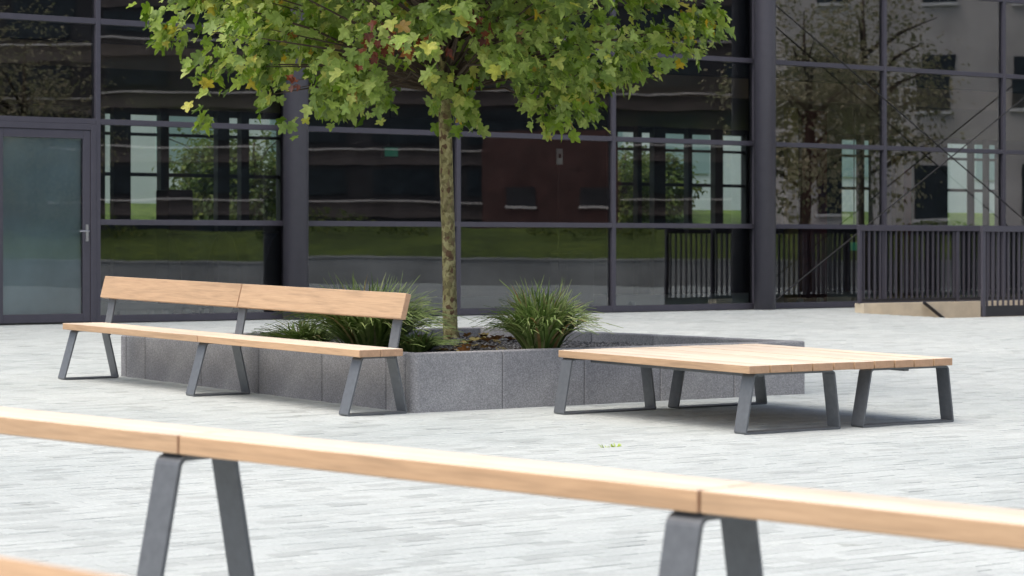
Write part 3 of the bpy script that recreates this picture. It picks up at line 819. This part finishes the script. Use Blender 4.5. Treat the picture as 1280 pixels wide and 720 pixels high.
part('cabinet_body', M['dark'], -0.24, 0.24, -0.2, 0.2, 0.05, 0.80, t, 0.01); part('plinth', M['dark'], -0.22, 0.22, -0.18, 0.18, 0, 0.049, t); part('top', M['dark'], -0.26, 0.26, -0.22, 0.22, 0.801, 0.83, t)
m_, n_, l_, b_ = mat('lit_green_sign'); b_.inputs['Base Color'].default_value = (0.01, 0.10, 0.08, 1); b_.inputs['Emission Color'].default_value = (0.05, 0.8, 0.5, 1); b_.inputs['Emission Strength'].default_value = 0.04; M['exit'] = m_
for px, py, dq, lab in ((489, 190, 3.0, 'small lit green exit sign hanging inside, left of the tree trunk'), (1069, 308, 2.0, 'small lit green exit sign inside, beside the end of the railing')):
    p = ip(px, py, dq); t = thing('exit_sign', lab, 'sign', p[0], QF+dq, h=ZF+p[2], group='lit green signs inside the hall')
    part('housing', M['dark'], -0.13, 0.13, 0.001, 0.05, -0.08, 0.08, t); part('lit_panel', M['exit'], -0.115, 0.115, -0.008, 0.0, -0.065, 0.065, t)
    MB().tube([(0, 0.025, 0.08), (0, 0.025, 3.12-p[2])], 0.008, 6).build('hanger', M['dark'], t)
p = ip(699, 196, 0.6); t = thing('notice', 'white notice on a slim post inside the glass, right of the tree trunk', 'sign', p[0], QF+0.6, h=ZF+0.012)
part('panel', M['white_paint'], -0.055, 0.055, -0.012, 0.0, p[2]-0.12, p[2]+0.10, t); part('print', M['dark'], -0.025, 0.025, -0.016, -0.0125, p[2]-0.03, p[2]+0.03, t)
MB().tube([(0, 0.014, 0), (0, 0.014, p[2]+0.1)], 0.012, 8).build('post', M['dark'], t)
for px, wh in ((151, 'leftmost, just right of the door'), (188, 'second from the door'), (206, 'third from the door, below the bench back'), (234, 'fourth from the door'), (256, 'fifth from the door'),
               (790, 'alone, left of the right column'), (1000, 'first to the right of the right column'), (1025, 'second to the right of the right column'), (1068, 'beside the end of the railing')):
    q = QF+0.45; s = sq_at(px, q)
    t = thing('floor_uplight', 'small white floor light inside the glass, '+wh, 'lamp', s, q, h=ZF+0.012, group='floor lights along the glass')
    part('housing', M['white_paint'], -0.04, 0.04, -0.04, 0.04, 0.0, 0.11, t, 0.008); part('lens', M['white_wall'], -0.03, 0.03, -0.03, 0.03, 0.1105, 0.117, t, 0.002)

# ------------------------------------------------------------------ stairwell and railings
well = thing('stairwell', 'stairwell with cream concrete walls sunk beside the glass building', 'stairwell', WELL[0], WELL[2], h=0.0)
Lw, Dw = WELL[1]-WELL[0], WELL[3]-WELL[2]; zg = gz(WELL[3])
part('wall', M['cream'], 0.0, Lw, Dw, Dw+0.18, zg-3.0, zg+0.13, well)
part('wall', M['cream'], 0.0, Lw, -0.18, -0.002, zg-3.0, gz(WELL[2])-0.013, well)
part('wall', M['cream'], Lw, Lw+0.18, -0.18, Dw+0.18, zg-3.0, gz(WELL[2])-0.013, well)
for k in range(14):
    part('step', M['cream'], 0.02+k*0.30, 0.02+(k+1)*0.30+0.02, 0.0, Dw-0.002, zg-3.0, gz(WELL[2])-0.02-0.16*k-0.002*k, well)
MB().tube([(1.15, Dw-0.06, zg+0.13), (1.75, Dw-0.06, zg-0.22), (5.2, Dw-0.06, zg-2.06)], 0.025, 8).build('handrail', M['dark'], well)
def railing(label, s0, s1, q, z0, top, plinth, sp=0.108):
    t = thing('railing', label, 'railing', s0, q, h=z0)
    L = s1-s0
    part('top_rail', M['frame'], 0, L, -0.03, 0.03, top-0.07, top, t)
    part('bottom_rail', M['dark'], 0, L, -0.02, 0.02, plinth[0], plinth[1], t)
    me = None
    n = int(L/sp)
    for i in range(1, n+1):
        cbox('bar', (0.014, 0.035, top-0.072-plinth[1]), M['frame'], t, (i*sp, 0, (top-0.071+plinth[1])/2), 0.002)
    x = 0.0
    while x <= L+0.01:
        cbox('post', (0.06, 0.045, top-0.073), M['frame'], t, (x+0.03, 0.0, (top-0.073)/2), 0.003); x += 1.99
railing('dark vertical bar railing along the glass side of the stairwell', 24.98, 34.0, WELL[3]+0.09, zg+0.13, 1.10, (0.02, 0.06))
railing('nearer dark bar railing with a solid black base at the right edge', sq_at(1227, WELL[2]-0.09), 34.0, WELL[2]-0.09, gz(WELL[2]), 1.24, (0.0, 0.15))

# ------------------------------------------------------------------ behind the hall: lawn, pale building, shrubs
lw = MB(); z = ZF+0.0
LH = 1.75
lw.add([W(-40, QF+DEP+1.5, z), W(90, QF+DEP+1.5, z), W(90, QF+DEP+8, z+LH), W(-40, QF+DEP+8, z+LH), W(90, QF+120, z+LH), W(-40, QF+120, z+LH)], [(0, 1, 2, 3), (3, 2, 4, 5)])
tag(lw.build('lawn', M['lawn'], fix=False), kind='structure')
pb = thing('pale_building', 'pale white building with teal window bands seen through the hall windows', 'building', 0, QF+DEP+16, h=ZF+1.7)
part('wall', M['white_wall'], 5, 95, 0, 8, 0, 12, pb)
for i in range(28):
    for k in range(3):
        x = 6.5+i*3.1
        part('window', M['teal_panel'], x, x+1.7, -0.06, -0.002, 1.2+k*3.6, 3.0+k*3.6, pb)
def shrub(s, q, h, label, seed):
    far_tree('shrub', label, s, q, h, h*0.55, M['leaf_far'], 0.5, 3500, 0.12, seed, 'shrubs behind the hall', ZF+min(LH, (q-QF-DEP-1.5)/6.5*LH))
shrub(sq_at(262, QF+DEP+6), QF+DEP+6, 1.9, 'bushy green shrub beyond the rear windows at the left', 31)
shrub(sq_at(318, QF+DEP+5), QF+DEP+5, 2.2, 'bushy green shrub beyond the rear windows, beside the left column', 32)
shrub(sq_at(782, QF+DEP+6), QF+DEP+6, 1.9, 'green shrub beyond the rear windows, left of the right column', 33)
shrub(sq_at(822, QF+DEP+7), QF+DEP+7, 1.5, 'rounded shrub beyond the rear windows near the right column', 34)

# ------------------------------------------------------------------ what the facade mirrors: the far right side of the plaza
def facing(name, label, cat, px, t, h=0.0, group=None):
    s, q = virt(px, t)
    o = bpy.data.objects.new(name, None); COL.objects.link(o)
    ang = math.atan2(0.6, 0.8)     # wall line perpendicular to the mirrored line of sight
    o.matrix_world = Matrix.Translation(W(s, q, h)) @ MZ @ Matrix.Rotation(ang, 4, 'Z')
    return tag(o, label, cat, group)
# local x of these runs left-right as mirrored, local y negative points to the plaza side after mirroring
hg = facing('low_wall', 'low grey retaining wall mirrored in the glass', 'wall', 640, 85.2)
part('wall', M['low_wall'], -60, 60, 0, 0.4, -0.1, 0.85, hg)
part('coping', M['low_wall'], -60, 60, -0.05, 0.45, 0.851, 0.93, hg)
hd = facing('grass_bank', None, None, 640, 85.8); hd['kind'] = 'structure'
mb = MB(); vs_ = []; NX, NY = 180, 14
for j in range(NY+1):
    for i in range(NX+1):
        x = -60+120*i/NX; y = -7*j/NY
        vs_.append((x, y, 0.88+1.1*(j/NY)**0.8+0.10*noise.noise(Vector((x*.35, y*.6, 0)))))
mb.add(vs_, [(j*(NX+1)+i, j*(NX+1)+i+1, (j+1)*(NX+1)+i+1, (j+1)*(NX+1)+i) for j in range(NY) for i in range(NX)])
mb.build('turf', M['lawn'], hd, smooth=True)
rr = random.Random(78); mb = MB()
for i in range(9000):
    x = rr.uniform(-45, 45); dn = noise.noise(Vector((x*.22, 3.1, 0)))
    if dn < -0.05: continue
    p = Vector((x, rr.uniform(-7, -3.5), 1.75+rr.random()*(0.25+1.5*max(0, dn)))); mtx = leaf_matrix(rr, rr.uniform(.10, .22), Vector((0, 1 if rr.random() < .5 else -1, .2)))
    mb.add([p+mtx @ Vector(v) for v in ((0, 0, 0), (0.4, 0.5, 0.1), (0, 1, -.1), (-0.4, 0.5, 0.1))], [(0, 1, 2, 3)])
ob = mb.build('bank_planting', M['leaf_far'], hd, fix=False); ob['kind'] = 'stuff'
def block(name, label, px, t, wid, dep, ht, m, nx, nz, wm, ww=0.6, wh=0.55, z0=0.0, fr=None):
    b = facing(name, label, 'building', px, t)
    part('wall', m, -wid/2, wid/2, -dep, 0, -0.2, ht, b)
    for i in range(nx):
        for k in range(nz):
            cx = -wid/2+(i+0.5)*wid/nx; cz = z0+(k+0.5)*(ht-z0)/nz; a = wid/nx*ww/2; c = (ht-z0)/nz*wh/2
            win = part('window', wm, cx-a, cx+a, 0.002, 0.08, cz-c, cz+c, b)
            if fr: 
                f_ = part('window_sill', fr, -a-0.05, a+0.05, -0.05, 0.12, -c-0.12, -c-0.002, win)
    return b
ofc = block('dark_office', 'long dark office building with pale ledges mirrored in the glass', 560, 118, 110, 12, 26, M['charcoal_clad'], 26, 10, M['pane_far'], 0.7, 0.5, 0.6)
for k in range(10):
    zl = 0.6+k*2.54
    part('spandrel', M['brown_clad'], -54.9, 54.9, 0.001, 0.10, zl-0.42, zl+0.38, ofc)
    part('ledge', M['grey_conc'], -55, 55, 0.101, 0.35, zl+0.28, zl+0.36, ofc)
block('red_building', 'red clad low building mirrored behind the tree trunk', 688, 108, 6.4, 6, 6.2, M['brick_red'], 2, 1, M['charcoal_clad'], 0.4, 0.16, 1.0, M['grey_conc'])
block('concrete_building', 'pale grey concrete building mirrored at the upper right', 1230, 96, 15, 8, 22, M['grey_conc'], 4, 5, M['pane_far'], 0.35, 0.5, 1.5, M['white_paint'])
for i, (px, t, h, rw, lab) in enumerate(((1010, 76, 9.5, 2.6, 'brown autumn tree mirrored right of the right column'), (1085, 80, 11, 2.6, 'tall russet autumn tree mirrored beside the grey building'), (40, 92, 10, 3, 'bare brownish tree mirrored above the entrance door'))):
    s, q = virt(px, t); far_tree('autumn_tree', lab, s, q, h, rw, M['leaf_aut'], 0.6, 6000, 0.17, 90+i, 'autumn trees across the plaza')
